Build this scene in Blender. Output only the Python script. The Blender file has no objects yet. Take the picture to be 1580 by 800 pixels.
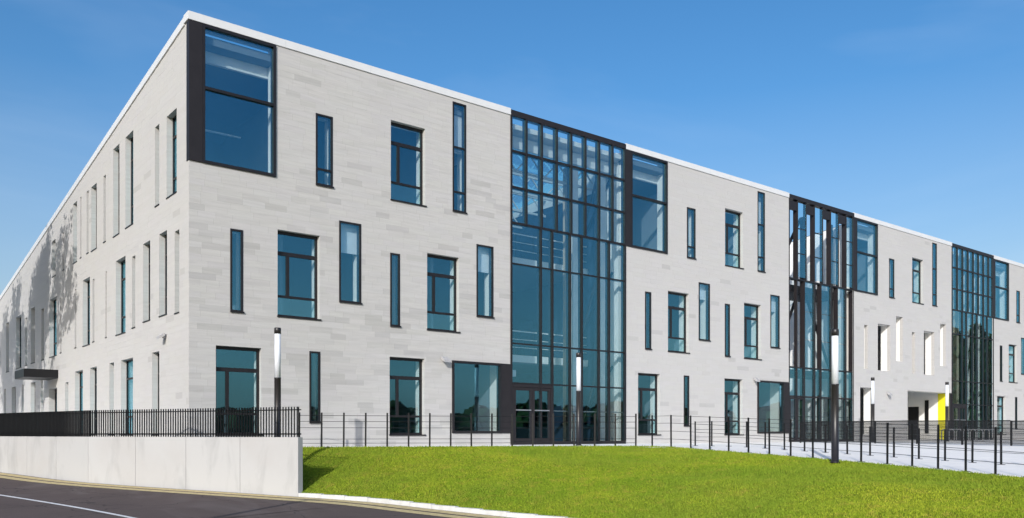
import bpy, bmesh, math, random
import numpy as np
from mathutils import Vector, Matrix
random.seed(7); np.random.seed(7)
R = math.radians
scene = bpy.context.scene
col = scene.collection

# ------------------------------------------------------------------ camera
cam = bpy.data.objects.new('camera', bpy.data.cameras.new('camera'))
col.objects.link(cam); scene.camera = cam
cam.location = (-9.12, -27.69, .45)
cam.rotation_euler = (R(90), 0, -math.atan2(.6265, .7794))
cam.data.sensor_width = 36; cam.data.lens = 1328 / 1580 * 36
cam.data.shift_y = 270 / 1580
cam.data.clip_end = 3000

# ------------------------------------------------------------------ sky and sun
SUN_EL = R(25); LD = Vector((.80, .60)).normalized()      # LD: the way the light travels over the ground
w = bpy.data.worlds.new('World'); scene.world = w; w.use_nodes = True
nt = w.node_tree; bg = nt.nodes['Background']
sky = nt.nodes.new('ShaderNodeTexSky'); sky.sky_type = 'NISHITA'; sky.sun_disc = False
sky.sun_elevation = SUN_EL; sky.sun_rotation = math.atan2(-LD.x, -LD.y)
sky.air_density = 1.1; sky.dust_density = 2.4; sky.ozone_density = 3.4
hsv = nt.nodes.new('ShaderNodeHueSaturation'); hsv.inputs['Saturation'].default_value = 1.28; nt.links.new(sky.outputs[0], hsv.inputs['Color'])
tc = nt.nodes.new('ShaderNodeTexCoord'); mpw = nt.nodes.new('ShaderNodeMapping'); mpw.inputs['Scale'].default_value = (1.2, 1.2, 4.5)
cn = nt.nodes.new('ShaderNodeTexNoise'); cn.inputs['Scale'].default_value = 1.5; cn.inputs['Detail'].default_value = 5; cn.inputs['Distortion'].default_value = .6
cr_ = nt.nodes.new('ShaderNodeMapRange'); cr_.inputs[1].default_value = .45; cr_.inputs[2].default_value = .85; cr_.inputs[4].default_value = .14
cmx = nt.nodes.new('ShaderNodeMix'); cmx.data_type = 'RGBA'; cmx.inputs[7].default_value = (6.2, 6.8, 7.6, 1)
nt.links.new(tc.outputs['Generated'], mpw.inputs[0]); nt.links.new(mpw.outputs[0], cn.inputs['Vector']); nt.links.new(cn.outputs[0], cr_.inputs[0]); nt.links.new(cr_.outputs[0], cmx.inputs[0])
sxyz = nt.nodes.new('ShaderNodeSeparateXYZ'); nt.links.new(tc.outputs['Generated'], sxyz.inputs[0])
hz_ = nt.nodes.new('ShaderNodeMapRange'); hz_.inputs[1].default_value = .10; hz_.inputs[2].default_value = .36; hz_.inputs[3].default_value = .40; hz_.inputs[4].default_value = 0
nt.links.new(sxyz.outputs[2], hz_.inputs[0]); hmx = nt.nodes.new('ShaderNodeMix'); hmx.data_type = 'RGBA'; hmx.inputs[7].default_value = (3.3, 3.6, 4.0, 1)
nt.links.new(hz_.outputs[0], hmx.inputs[0]); nt.links.new(hsv.outputs[0], hmx.inputs[6])
nt.links.new(hmx.outputs[2], cmx.inputs[6]); nt.links.new(cmx.outputs[2], bg.inputs[0]); bg.inputs[1].default_value = .15
sun = bpy.data.objects.new('sun', bpy.data.lights.new('sun', 'SUN')); col.objects.link(sun)
sun.data.energy = 3.3; sun.data.angle = R(.5); sun.data.color = (1, .965, .92)
ldir = Vector((LD.x * math.cos(SUN_EL), LD.y * math.cos(SUN_EL), -math.sin(SUN_EL)))
sun.rotation_euler = ldir.to_track_quat('-Z', 'Y').to_euler()
scene.view_settings.view_transform = 'Standard'; scene.view_settings.look = 'None'
scene.view_settings.gamma = 1; scene.view_settings.exposure = .15
scene.cycles.transparent_max_bounces = 24; scene.cycles.max_bounces = 10

# ------------------------------------------------------------------ materials
class NT:
    def __init__(s, name):
        s.m = bpy.data.materials.new(name); s.m.use_nodes = True; s.t = s.m.node_tree
        s.b = s.t.nodes['Principled BSDF']; s.out = s.t.nodes['Material Output']
    def n(s, typ, **k):
        o = s.t.nodes.new('ShaderNode' + typ)
        for a, v in k.items(): setattr(o, a, v)
        return o
    def l(s, a, b): s.t.links.new(a, b)
    def pos(s, scale=(1, 1, 1)):
        g = s.n('NewGeometry'); mp = s.n('Mapping'); mp.inputs['Scale'].default_value = scale
        s.l(g.outputs['Position'], mp.inputs['Vector']); return mp.outputs[0]
    def noise(s, scale, vec, detail=4, rough=.55, dist=0):
        o = s.n('TexNoise'); o.inputs['Scale'].default_value = scale; o.inputs['Detail'].default_value = detail
        o.inputs['Roughness'].default_value = rough; o.inputs['Distortion'].default_value = dist
        s.l(vec, o.inputs['Vector']); return o.outputs[0]
    def ramp(s, fac, stops):
        o = s.n('ValToRGB'); e = o.color_ramp.elements
        while len(e) < len(stops): e.new(.5)
        for i, (p, c) in enumerate(stops):
            e[i].position = p; e[i].color = tuple(c) + (1,) if len(c) == 3 else c
        s.l(fac, o.inputs[0]); return o.outputs[0]
    def mix(s, fac, a, b, blend='MIX'):
        o = s.n('Mix', data_type='RGBA', blend_type=blend)
        for sock, v in ((o.inputs[0], fac), (o.inputs[6], a), (o.inputs[7], b)):
            if hasattr(v, 'links'): s.l(v, sock)
            else: sock.default_value = v if isinstance(v, (int, float)) else tuple(v) + (1,)
        return o.outputs[2]
    def bump(s, h, strength=.3, dist=.01):
        o = s.n('Bump'); o.inputs['Strength'].default_value = strength; o.inputs['Distance'].default_value = dist
        s.l(h, o.inputs['Height']); s.l(o.outputs[0], s.b.inputs['Normal'])
    def set(s, color=None, rough=.6, metal=0, spec=None):
        if color is not None:
            if hasattr(color, 'links'): s.l(color, s.b.inputs['Base Color'])
            else: s.b.inputs['Base Color'].default_value = tuple(color) + (1,)
        s.b.inputs['Roughness'].default_value = rough; s.b.inputs['Metallic'].default_value = metal
        if spec is not None: s.b.inputs['Specular IOR Level'].default_value = spec
        return s.m
g3 = lambda v: (v, v, v)
M = {}
def mk_stone(name, base, backing=False, vein=.88):
    s = NT(name); v = s.pos((.5, .5, 7)); v2 = s.pos((.25, .25, .5)); v3 = s.pos((1, 1, 3))
    vn = s.noise(1.6, v, 6, .62, .6); big = s.noise(.7, v2, 3); fine = s.noise(26, v3, 4)
    c = s.mix(s.ramp(vn, [(.40, g3(0)), (.66, g3(1))]), base, tuple(x * vein for x in base))
    c = s.mix(s.ramp(big, [(.35, g3(0)), (.75, g3(.55))]), c, tuple(x * .93 for x in base))
    c = s.mix(s.ramp(fine, [(.45, g3(0)), (.8, g3(.35))]), c, tuple(x * .8 for x in base))
    if not backing:
        a = s.n('Attribute', attribute_name='tone'); c = s.mix(1.0, c, a.outputs['Color'], 'MULTIPLY')
    s.bump(fine, .25, .004)
    return s.set(c, .85, spec=.25)
STONE = (.525, .517, .506)
M['stone'] = mk_stone('stone', STONE)
M['stone_smooth'] = mk_stone('smooth_stone', STONE, vein=.95)
M['backing'] = mk_stone('stone_backing', tuple(x * .96 for x in STONE), True)
def simple(name, color, rough=.6, metal=0, nscale=6, amt=.12, spec=None, bump=0):
    s = NT(name); v = s.pos(); n = s.noise(nscale, v, 4)
    c = s.mix(s.ramp(n, [(.35, g3(0)), (.7, g3(1))]), color, tuple(x * (1 - amt) for x in color))
    if bump: s.bump(s.noise(nscale * 12, v, 3), bump, .004)
    return s.set(c, rough, metal, spec)
M['coping'] = simple('white_coping', (.70, .71, .72), .45, 0, 2, .06)
M['plaster'] = simple('white_plaster', (.84, .84, .82), .8, 0, 2, .06)
M['room'] = simple('shaded_room_tone', (.16, .20, .24), .8, 0, 2, .08)  # dimness of the rooms put into the colour of walls and slabs
M['ceiling'] = simple('white_ceiling', (.80, .80, .79), .8, 0, 2, .05)
M['floor'] = simple('grey_vinyl_floor', (.06, .065, .07), .4, 0, 3, .15)
M['metal'] = simple('dark_metal', (.016, .014, .016), .42, 0, 9, .3, .4)
M['panel'] = simple('dark_cladding', (.020, .017, .019), .5, 0, 3, .2, .35)
M['black'] = simple('black_paint', (.008, .008, .009), .45, 0, 20, .3, .35)
M['steel'] = simple('brushed_steel', (.45, .46, .48), .35, .8, 30, .15)
M['wsteel'] = simple('white_steel', (.84, .85, .85), .5, 0, 3, .06)
M['beige'] = simple('beige_panel', (.55, .47, .36), .7, 0, 3, .1)
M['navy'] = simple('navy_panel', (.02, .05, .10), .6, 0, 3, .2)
M['yellow_panel'] = simple('yellow_panel', (.78, .72, .02), .55, 0, 3, .05)
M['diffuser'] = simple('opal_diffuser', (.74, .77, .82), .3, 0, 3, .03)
M['lamp_shaft'] = simple('anthracite_shaft', (.022, .020, .021), .38, 0, 14, .25)
M['grey_house'] = simple('grey_housing', (.42, .42, .43), .45, 0, 14, .1)
M['kerb'] = simple('kerb_concrete', (.66, .66, .64), .85, 0, 5, .18, .2, .3)
M['yellow_paint'] = simple('yellow_road_paint', (.62, .50, .25), .8, 0, 9, .35)
M['white_paint'] = simple('white_road_paint', (.75, .75, .74), .75, 0, 8, .2)
M['bark'] = simple('bark', (.10, .08, .06), .9, 0, 20, .4, .1, .5)
def mk_glass(name, tint, base, refl):
    s = NT(name); s.t.nodes.remove(s.b)
    tr = s.n('BsdfTransparent'); tr.inputs[0].default_value = tuple(tint) + (1,)
    gl = s.n('BsdfGlossy'); gl.inputs['Roughness'].default_value = .0; gl.inputs[0].default_value = tuple(refl) + (1,)
    wob = s.noise(.9, s.pos(), 2); bp = s.n('Bump'); bp.inputs['Strength'].default_value = .05; bp.inputs['Distance'].default_value = .02
    s.l(wob, bp.inputs['Height']); s.l(bp.outputs[0], gl.inputs['Normal'])
    fr = s.n('LayerWeight'); pw_ = s.n('Math', operation='POWER'); pw_.inputs[1].default_value = 4.0; s.l(fr.outputs['Facing'], pw_.inputs[0])
    ma = s.n('Math', operation='MULTIPLY_ADD'); ma.inputs[1].default_value = .8; ma.inputs[2].default_value = base
    s.l(pw_.outputs[0], ma.inputs[0]); mx = s.n('MixShader')
    s.l(ma.outputs[0], mx.inputs[0]); s.l(tr.outputs[0], mx.inputs[1]); s.l(gl.outputs[0], mx.inputs[2])
    s.l(mx.outputs[0], s.out.inputs[0]); return s.m
M['glass'] = mk_glass('tinted_glass', (.93, .98, .99), .16, (.31, .80, 1.0))
M['clear'] = mk_glass('clear_glass', (.88, .97, .985), .21, (.42, .88, 1.0))
M['frost'] = simple('teal_obscured_glass', (.06, .19, .24), .12, 0, 3, .15, .8)

s = NT('white_concrete'); v = s.pos((1, 1, .35)); v1 = s.pos()
st = s.noise(1.4, v, 6, .6, .4); bl = s.noise(.5, v1, 4); fi = s.noise(40, v1, 3)
c = s.mix(s.ramp(st, [(.5, g3(0)), (.74, g3(.7))]), (.455, .455, .452), (.30, .30, .30))
c = s.mix(s.ramp(bl, [(.45, g3(0)), (.8, g3(.6))]), c, (.40, .38, .365))
c = s.mix(s.ramp(fi, [(.62, g3(0)), (.75, g3(.25))]), c, (.5, .5, .5)); s.bump(fi, .15, .003)
M['concrete'] = s.set(c, .85, spec=.2)

s = NT('asphalt'); v = s.pos(); a = s.noise(220, v, 2); b_ = s.noise(.6, v, 5, .6, .5); ag = s.noise(45, v, 3)
c = s.mix(s.ramp(b_, [(.35, g3(0)), (.7, g3(1))]), (.092, .070, .064), (.112, .085, .078))
c = s.mix(s.ramp(ag, [(.5, g3(0)), (.75, g3(.6))]), c, (.075, .056, .05))
c = s.mix(s.ramp(a, [(.6, g3(0)), (.75, g3(.6))]), c, (.22, .19, .18)); s.bump(ag, .4, .006)
pt = s.noise(.35, s.pos((1, .25, 1)), 4, .7, 1.0); c = s.mix(s.ramp(pt, [(.52, g3(0)), (.60, g3(.5))]), c, (.15, .125, .118))
vor = s.n('TexVoronoi', feature='DISTANCE_TO_EDGE'); vor.inputs['Scale'].default_value = .28
dv = s.n('Mapping'); g = s.n('NewGeometry'); ns = s.n('TexNoise'); ns.inputs['Scale'].default_value = 1.3; s.l(g.outputs['Position'], ns.inputs['Vector'])
ad = s.n('VectorMath', operation='MULTIPLY_ADD'); ad.inputs[1].default_value = (.9, .9, .9); s.l(ns.outputs['Color'], ad.inputs[0]); s.l(g.outputs['Position'], ad.inputs[2])
s.l(ad.outputs[0], vor.inputs['Vector'])
c = s.mix(s.ramp(vor.outputs['Distance'], [(.0, g3(.8)), (.006, g3(0))]), c, (.02, .02, .02))
M['asphalt'] = s.set(c, .9, spec=.2)

s = NT('pale_paving'); v = s.pos(); b_ = s.noise(.5, v, 5, .6); fi = s.noise(60, v, 3)
br = s.n('TexBrick'); br.inputs['Scale'].default_value = 1; br.inputs['Mortar Size'].default_value = .006
br.inputs['Brick Width'].default_value = .9; br.inputs['Row Height'].default_value = .6
br.inputs['Color1'].default_value = (.90, .87, .82, 1); br.inputs['Color2'].default_value = (.87, .84, .80, 1); br.inputs['Mortar'].default_value = (.6, .6, .6, 1)
s.l(v, br.inputs['Vector'])
c = s.mix(s.ramp(b_, [(.4, g3(0)), (.75, g3(.6))]), br.outputs['Color'], (.80, .77, .73))
M['paving'] = s.set(c, .85, spec=.2)

s = NT('lawn_soil'); v = s.pos(); n1 = s.noise(.55, v, 5, .65); n2 = s.noise(9, v, 4); n3 = s.noise(60, v, 2)
c = s.mix(s.ramp(n1, [(.35, g3(0)), (.68, g3(1))]), (.12, .18, .012), (.19, .22, .02))
c = s.mix(s.ramp(n2, [(.5, g3(0)), (.72, g3(.7))]), c, (.06, .10, .012))
M['soil'] = s.set(c, .95, spec=.1)
s = NT('grass_blade'); v = s.pos(); n1 = s.noise(.45, v, 5, .65); n2 = s.noise(3.2, v, 4, .7); n3 = s.noise(30, v, 2)
c = s.mix(s.ramp(n1, [(.35, g3(0)), (.66, g3(1))]), (.20, .31, .018), (.37, .42, .032))
c = s.mix(s.ramp(n2, [(.50, g3(0)), (.68, g3(.85))]), c, (.42, .35, .06))
c = s.mix(s.ramp(n3, [(.40, g3(.85)), (.58, g3(0))]), c, (.12, .19, .012))
n4 = s.noise(.16, v, 3, .6, .8); c = s.mix(s.ramp(n4, [(.42, g3(0)), (.60, g3(.7))]), c, (.16, .24, .022))
n5 = s.noise(1.1, v, 6, .75, 1.2); c = s.mix(s.ramp(n5, [(.60, g3(0)), (.72, g3(.75))]), c, (.40, .30, .07))
M['grass'] = s.set(c, .8, spec=.15)
s = NT('far_foliage'); v = s.pos(); n1 = s.noise(.8, v, 5)
M['foliage'] = s.set(s.mix(s.ramp(n1, [(.4, g3(0)), (.65, g3(1))]), (.035, .055, .015), (.07, .09, .025)), .9, spec=.1)
s = NT('leaf'); v = s.pos(); n1 = s.noise(3, v, 3)
M['leaf'] = s.set(s.mix(n1, (.05, .09, .02), (.12, .13, .035)), .7, spec=.2)
s = NT('ground_grass'); v = s.pos(); n1 = s.noise(.3, v, 5)
M['ground'] = s.set(s.mix(n1, (.07, .10, .02), (.11, .13, .03)), .95, spec=.1)

# ------------------------------------------------------------------ mesh helpers
IDM = lambda u, d, z: (u, d, z)          # front: along, depth, up
LFM = lambda u, d, z: (d, u, z)          # left side: along, depth, up
class MB:
    def __init__(s, P=IDM): s.v = []; s.f = []; s.P = P; s.tone = []
    def quad(s, a, b, c, d):
        k = len(s.v); s.v += [a, b, c, d]; s.f.append((k, k + 1, k + 2, k + 3))
    def box(s, u0, u1, d0, d1, z0, z1, drop=()):
        k = len(s.v)
        s.v += [s.P(*p) for p in ((u0, d0, z0), (u1, d0, z0), (u1, d1, z0), (u0, d1, z0), (u0, d0, z1), (u1, d0, z1), (u1, d1, z1), (u0, d1, z1))]
        fs = dict(bot=(0, 3, 2, 1), top=(4, 5, 6, 7), front=(0, 1, 5, 4), right=(1, 2, 6, 5), back=(2, 3, 7, 6), left=(3, 0, 4, 7))
        for n, f in fs.items():
            if n not in drop: s.f.append(tuple(k + i for i in f))
        return s
    def tube(s, p0, p1, r, n=6, r1=None):
        p0 = Vector(p0); p1 = Vector(p1); r1 = r if r1 is None else r1
        ax = (p1 - p0).normalized(); a = ax.orthogonal().normalized(); b = ax.cross(a); k = len(s.v)
        for p, rr in ((p0, r), (p1, r1)):
            for i in range(n):
                t = 2 * math.pi * i / n; s.v.append(tuple(p + a * math.cos(t) * rr + b * math.sin(t) * rr))
        for i in range(n):
            j = (i + 1) % n; s.f.append((k + i, k + j, k + n + j, k + n + i))
        s.f.append(tuple(k + i for i in range(n))[::-1]); s.f.append(tuple(k + n + i for i in range(n)))
        return s
    def bar(s, p0, p1, w, h):
        p0 = Vector(p0); p1 = Vector(p1); ax = (p1 - p0).normalized(); up = Vector((0, 0, 1))
        if abs(ax.z) > .95: up = Vector((0, 1, 0))
        a = ax.cross(up).normalized() * w / 2; b = a.cross(ax).normalized() * h / 2; k = len(s.v)
        for p in (p0, p1):
            for q in (-a - b, a - b, a + b, -a + b): s.v.append(tuple(p + q))
        for f in ((0, 1, 5, 4), (1, 2, 6, 5), (2, 3, 7, 6), (3, 0, 4, 7), (3, 2, 1, 0), (4, 5, 6, 7)): s.f.append(tuple(k + i for i in f))
        return s
    def mesh(s, name, mat, smooth=False):
        me = bpy.data.meshes.new(name); me.from_pydata(s.v, [], s.f); me.materials.append(M[mat] if isinstance(mat, str) else mat)
        if smooth: me.polygons.foreach_set('use_smooth', [True] * len(me.polygons))
        if s.tone:
            at = me.color_attributes.new('tone', 'FLOAT_COLOR', 'POINT')
            arr = np.ones((len(s.v), 4), np.float32); arr[:, :3] = np.array(s.tone, np.float32); at.data.foreach_set('color', arr.ravel())
        me.update(); return me
    def build(s, name, mat, parent=None, smooth=False):
        return link(name, s.mesh(name, mat, smooth), parent)
def link(name, data, parent=None):
    o = bpy.data.objects.new(name, data); col.objects.link(o)
    if parent: o.parent = parent
    return o
def tag(o, label=None, cat=None, group=None, kind=None):
    for k, v in (('label', label), ('category', cat), ('group', group), ('kind', kind)):
        if v: o[k] = v
    return o
def empty(name, loc=(0, 0, 0), label=None, cat=None, group=None):
    o = link(name, None); o.location = loc; o.empty_display_size = .2; return tag(o, label, cat, group)
def copy_tree(o, parent=None):
    c = o.copy(); col.objects.link(c); c.parent = parent
    for ch in list(o.children): copy_tree(ch, c)
    return c
def resample(pts, n):
    pts = [Vector(p) for p in pts]; L = [0]
    for a, b in zip(pts, pts[1:]): L.append(L[-1] + (b - a).length)
    out = []
    for i in range(n + 1):
        t = L[-1] * i / n; k = 0
        while k < len(pts) - 2 and L[k + 1] < t: k += 1
        out.append(pts[k].lerp(pts[k + 1], (t - L[k]) / (L[k + 1] - L[k])))
    return out
def smooth_curve(pts, n):
    out = []; P = [Vector(p) for p in pts]
    for i in range(len(P) - 1):
        a = P[max(i - 1, 0)]; b = P[i]; c = P[i + 1]; d = P[min(i + 2, len(P) - 1)]
        for k in range(8):
            t = k / 8; out.append(.5 * ((2 * b) + (c - a) * t + (2 * a - 5 * b + 4 * c - d) * t * t + (3 * b - a - 3 * c + d) * t ** 3))
    out.append(P[-1]); return resample(out, n)
def ruled(c1, c2, n, m, zf):
    a = resample(c1, n); b = resample(c2, n); mb = MB()
    for i in range(n + 1):
        for j in range(m + 1):
            p = a[i].lerp(b[i], j / m); mb.v.append((p.x, p.y, zf(p.x, p.y, j / m, a[i], b[i])))
    for i in range(n):
        for j in range(m):
            k = i * (m + 1) + j; mb.f.append((k, k + 1, k + m + 2, k + m + 1))
    return mb

# ------------------------------------------------------------------ levels of the site
def zr(y): return -1.3 + .025 * (min(max(y, -22), 30) + 5.25)           # road
def pv(x, y):                                                           # paving round the building
    s_ = .045 + (.012 - .045) * min(max((x - 17) / 13, 0), 1)
    return -s_ * max(0, -y - 8.3)
A_ = Vector((1.27, -5.25)); K_ = Vector((-2.42, 2.34)); B_ = Vector((-3.99, 8.6)); B2 = Vector((-6.6, 19.0)); B3 = Vector((-10.0, 32.0))
KERB = [(1.27, -5.25), (2.25, -7.5), (2.75, -9.9), (3.35, -12.4), (4.2, -15.2), (5.2, -18.5), (6.2, -22), (7.5, -28), (9, -36)]
CREST = [(2.3, -.9), (3.9, -1.35), (9.6, -4.2), (12.2, -5.9), (13.1, -7.3), (13.15, -9.3), (12.95, -12.3), (12.55, -16.2), (11.6, -19.9), (10.8, -26), (10.6, -36)]

# ground, road, paving, lawn
mb = MB()
N = 60; xs = [-900 + 1800 * (i / N) for i in range(N + 1)]
gx = sorted(set([-900, -400, -150, -60, -30, -15, 0, 15, 30, 60, 100, 200, 500, 900])); gy = sorted(set([-900, -300, -100, -50, -22, -10, 0, 10, 20, 30, 60, 120, 300, 900]))
for x in gx:
    for y in gy: mb.v.append((x, y, zr(y) - .12))
for i in range(len(gx) - 1):
    for j in range(len(gy) - 1):
        k = i * len(gy) + j; mb.f.append((k, k + len(gy), k + len(gy) + 1, k + 1))
tag(mb.build('ground', 'ground'), kind='structure')
EDGE = [B3, B2, B_, K_, A_] + [Vector(p) for p in KERB[1:]]
edge = smooth_curve([tuple(p) + (0,) if len(p) == 2 else p for p in [(p.x, p.y, 0) for p in EDGE]], 90)
def offs(curve, d):
    out = []
    for i, p in enumerate(curve):
        t = (curve[min(i + 1, len(curve) - 1)] - curve[max(i - 1, 0)]).normalized(); nrm = Vector((t.y, -t.x, 0))
        out.append(p + nrm * d)
    return out
road_far = offs(edge, 11)
if (road_far[40] - edge[40]).x > 0: SGN = -1
else: SGN = 1
def strip(curve, d0, d1, dz, i0=0, i1=None, dash=None):
    a = offs(curve, SGN * d0); b = offs(curve, SGN * d1); mb = MB(); n = len(curve) - 1
    for i in range(i0, i1 or n):
        if dash and (i % dash[0]) >= dash[1]: continue
        mb.quad(*[(p.x, p.y, zr(p.y) + dz) for p in (a[i], a[i + 1], b[i + 1], b[i])])
    return mb
rd = strip(edge, -.02, 13, 0).build('road', 'asphalt'); tag(rd, kind='structure')
for d in (.08, .62): tag(strip(edge, d, d + .40, .004).build('yellow_line', 'yellow_paint'), kind='structure')
WL = [Vector((-9.5, 14, 0)), Vector((-7.3, 6, 0)), Vector((-5.25, -1.4, 0)), Vector((-3.85, -8.0, 0)), Vector((-2.9, -16, 0)), Vector((-2.2, -30, 0))]
wl = smooth_curve(WL, 60); tag(strip(wl, -.06, .06, .004).build('road_centre_line', 'white_paint'), kind='structure')
k3 = lambda L: [Vector((p[0], p[1], 0)) for p in L]
lawn_k = smooth_curve(k3(KERB), 60); crest = smooth_curve(k3(CREST), 60)
lawn_k = offs(lawn_k, -SGN * .13)
def lawn_z(x, y, v, a, b):
    zk = zr(a.y) + .09; zc = pv(b.x, b.y) + .012
    e = v ** (1.5 - .6 * min(max((-5 - a.y) / 6, 0), 1)); e = e * (1 - .25) + .25 * (1 - (1 - v) ** 2)
    return zk + (zc - zk) * e + (.05 * math.sin(x * 1.1) * math.sin(y * .9 + 1) + .03 * math.sin(x * 2.7 + y)) * math.sin(math.pi * v)
lm = ruled(lawn_k, crest, 60, 24, lawn_z)
tag(lm.build('lawn', 'soil', smooth=True), kind='structure')
# grass blades over the lawn
V = np.array(lm.v); Fq = np.array(lm.f); tri = np.concatenate([Fq[:, [0, 1, 2]], Fq[:, [0, 2, 3]]])
p0, p1, p2 = V[tri[:, 0]], V[tri[:, 1]], V[tri[:, 2]]
area = np.linalg.norm(np.cross(p1 - p0, p2 - p0), axis=1) / 2
cen = (p0 + p1 + p2) / 3; area = np.where(cen[:, 1] > -30, area, 0)
NB = 420000; ti = np.random.choice(len(tri), NB, p=area / area.sum())
r1 = np.sqrt(np.random.rand(NB, 1)); r2 = np.random.rand(NB, 1)
P = p0[ti] * (1 - r1) + p1[ti] * r1 * (1 - r2) + p2[ti] * r1 * r2
an = np.random.rand(NB) * 2 * np.pi; hh = .022 + .038 * np.random.rand(NB) ** 2 + .035 * (np.random.rand(NB) > .985)
wd = .007 + .006 * np.random.rand(NB); ln = (np.random.rand(NB, 2) - .5) * .05
vv = np.zeros((NB, 3, 3), np.float32)
vv[:, 0] = P + np.stack([np.cos(an) * wd, np.sin(an) * wd, 0 * wd], 1); vv[:, 1] = P - np.stack([np.cos(an) * wd, np.sin(an) * wd, 0 * wd], 1)
vv[:, 2] = P + np.stack([ln[:, 0], ln[:, 1], hh], 1)
me = bpy.data.meshes.new('grass'); me.vertices.add(NB * 3); me.loops.add(NB * 3); me.polygons.add(NB)
me.vertices.foreach_set('co', vv.ravel()); me.loops.foreach_set('vertex_index', np.arange(NB * 3, dtype=np.int32))
me.polygons.foreach_set('loop_start', np.arange(0, NB * 3, 3, dtype=np.int32)); me.update(calc_edges=True); me.materials.append(M['grass'])
tag(link('grass', me), 'short mown green grass covering the sloping lawn', 'grass', kind='stuff')
# paving
pav = empty('pavement'); pav['kind'] = 'structure'
ruled(crest[:27], k3([(1.6, .1), (13.1, .1)]), 30, 10, lambda x, y, *a: pv(x, y)).build('paving_strip', 'paving', pav)
i0 = 26
ruled([Vector((13.1, .1, 0))] + crest[i0:], k3([(75, .1), (75, -36)]), 60, 40, lambda x, y, *a: pv(x, y)).build('forecourt', 'paving', pav)
ruled([Vector((2.35, -.9, 0)), Vector((1.3, -5.0, 0)), Vector((K_.x + .1, K_.y, 0)), Vector((B_.x + .1, B_.y, 0)), Vector((B2.x + .1, B2.y, 0)), Vector((B3.x, B3.y, 0)), Vector((-12, 46, 0))],
      k3([(2.4, .1), (.12, .1), (.12, 46)]), 40, 8, lambda x, y, *a: 0.0).build('side_path', 'paving', pav)
# kerb stones
kerb = empty('kerb'); kerb['kind'] = 'structure'
kl = smooth_curve(k3(KERB), 40); sh = None
for a, b in zip(kl, kl[1:]):
    m_ = (a + b) / 2; d = b - a
    if sh is None: sh = MB().box(-.5, .5, 0, .13, -.25, .11).mesh('kerb_stone', 'kerb')
    o = link('kerb_stone', sh, kerb); o.location = (a.x + d.x / 2, a.y + d.y / 2, zr(m_.y)); o.rotation_euler.z = math.atan2(d.y, d.x); o.scale.x = d.length - .006

# ------------------------------------------------------------------ the building
bld = empty('school_building', (0, 0, 0), 'long three storey pale stone school building with dark framed windows and glazed links', 'building')
def wall_grid(P, u0, u1, z0, z1, ops, d0, d1, front=True, back=True):
    mb = MB(P); us = sorted({u0, u1} | {v for o in ops for v in o[:2]}); zs = sorted({z0, z1} | {v for o in ops for v in o[2:]})
    us = [u for u in us if u0 <= u <= u1]; zs = [z for z in zs if z0 <= z <= z1]
    for a, b in zip(us, us[1:]):
        for c, e in zip(zs, zs[1:]):
            um = (a + b) / 2; zm = (c + e) / 2
            if any(o[0] < um < o[1] and o[2] < zm < o[3] for o in ops): continue
            if front: mb.quad(P(a, d0, c), P(b, d0, c), P(b, d0, e), P(a, d0, e))
            if back: mb.quad(P(a, d1, c), P(b, d1, c), P(b, d1, e), P(a, d1, e))
    for a, b, c, e in ops:
        mb.quad(P(a, d0, c), P(a, d1, c), P(a, d1, e), P(a, d0, e)); mb.quad(P(b, d0, c), P(b, d1, c), P(b, d1, e), P(b, d0, e))
        mb.quad(P(a, d0, c), P(b, d0, c), P(b, d1, c), P(a, d1, c)); mb.quad(P(a, d0, e), P(b, d0, e), P(b, d1, e), P(a, d1, e))
    return mb
def subtract(r, ops):
    rs = [r]
    for o in ops:
        out = []
        for a, b, c, d in rs:
            if o[1] <= a or o[0] >= b or o[3] <= c or o[2] >= d: out.append((a, b, c, d)); continue
            if a < o[0]: out.append((a, o[0], c, d))
            if b > o[1]: out.append((o[1], b, c, d))
            a2, b2 = max(a, o[0]), min(b, o[1])
            if c < o[2]: out.append((a2, b2, c, o[2]))
            if d > o[3]: out.append((a2, b2, o[3], d))
        rs = out
    return [r for r in rs if r[1] - r[0] > .015 and r[3] - r[2] > .008]
def stones(u0, u1, z0, z1, ops, dark, top=None, h=.2):
    out = []; z = z0; k = 0
    while z < z1 - .01:
        ze = min(z + h, z1); u = u0; first = True
        while u < u1 - .01:
            L = random.uniform(.45, 1.0); L = L * random.uniform(.4, 1) if first else L; first = False
            ue = min(u + L, u1)
            if u1 - ue < .25: ue = u1
            lim = top(max(u, ue)) if top else 99
            if z < lim - .01:
                r_ = random.random(); lowf = max(.15, 1.5 - 1.15 * z / 10) * (.35 + 1.5 * max(0, math.sin(u * .9 + 1.2 + .5 * math.sin(z * 1.7)) * math.sin(z * 1.3 + u * .35)) )
                t = random.uniform(.985, 1.01)
                if r_ < dark * lowf: t = random.uniform(.85, .92)
                elif r_ < dark * lowf * 1.8: t = random.uniform(.93, .97)
                tc = (t, t * random.uniform(.992, 1.004), t * random.uniform(.985, 1.008))
                pr = random.uniform(.0055, .0075)
                for q in subtract((u + .001, ue - .001, z + .0008, min(ze - .0008, lim)), ops): out.append((q, tc, pr))
            u = ue
        z = ze; k += 1
    return out
def stone_mb(P, lst):
    mb = MB(P)
    for (a, b, c, d), t, pr in lst:
        n0 = len(mb.v); mb.box(a, b, -pr, .001, c, d, drop=('back',)); mb.tone += [t] * (len(mb.v) - n0)
    return mb
def pane(P, u0, u1, z0, z1, d, parent, mat='glass'):
    return MB(P).box(u0, u1, d, d + .012, z0, z1).build('pane', mat, parent)
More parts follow.
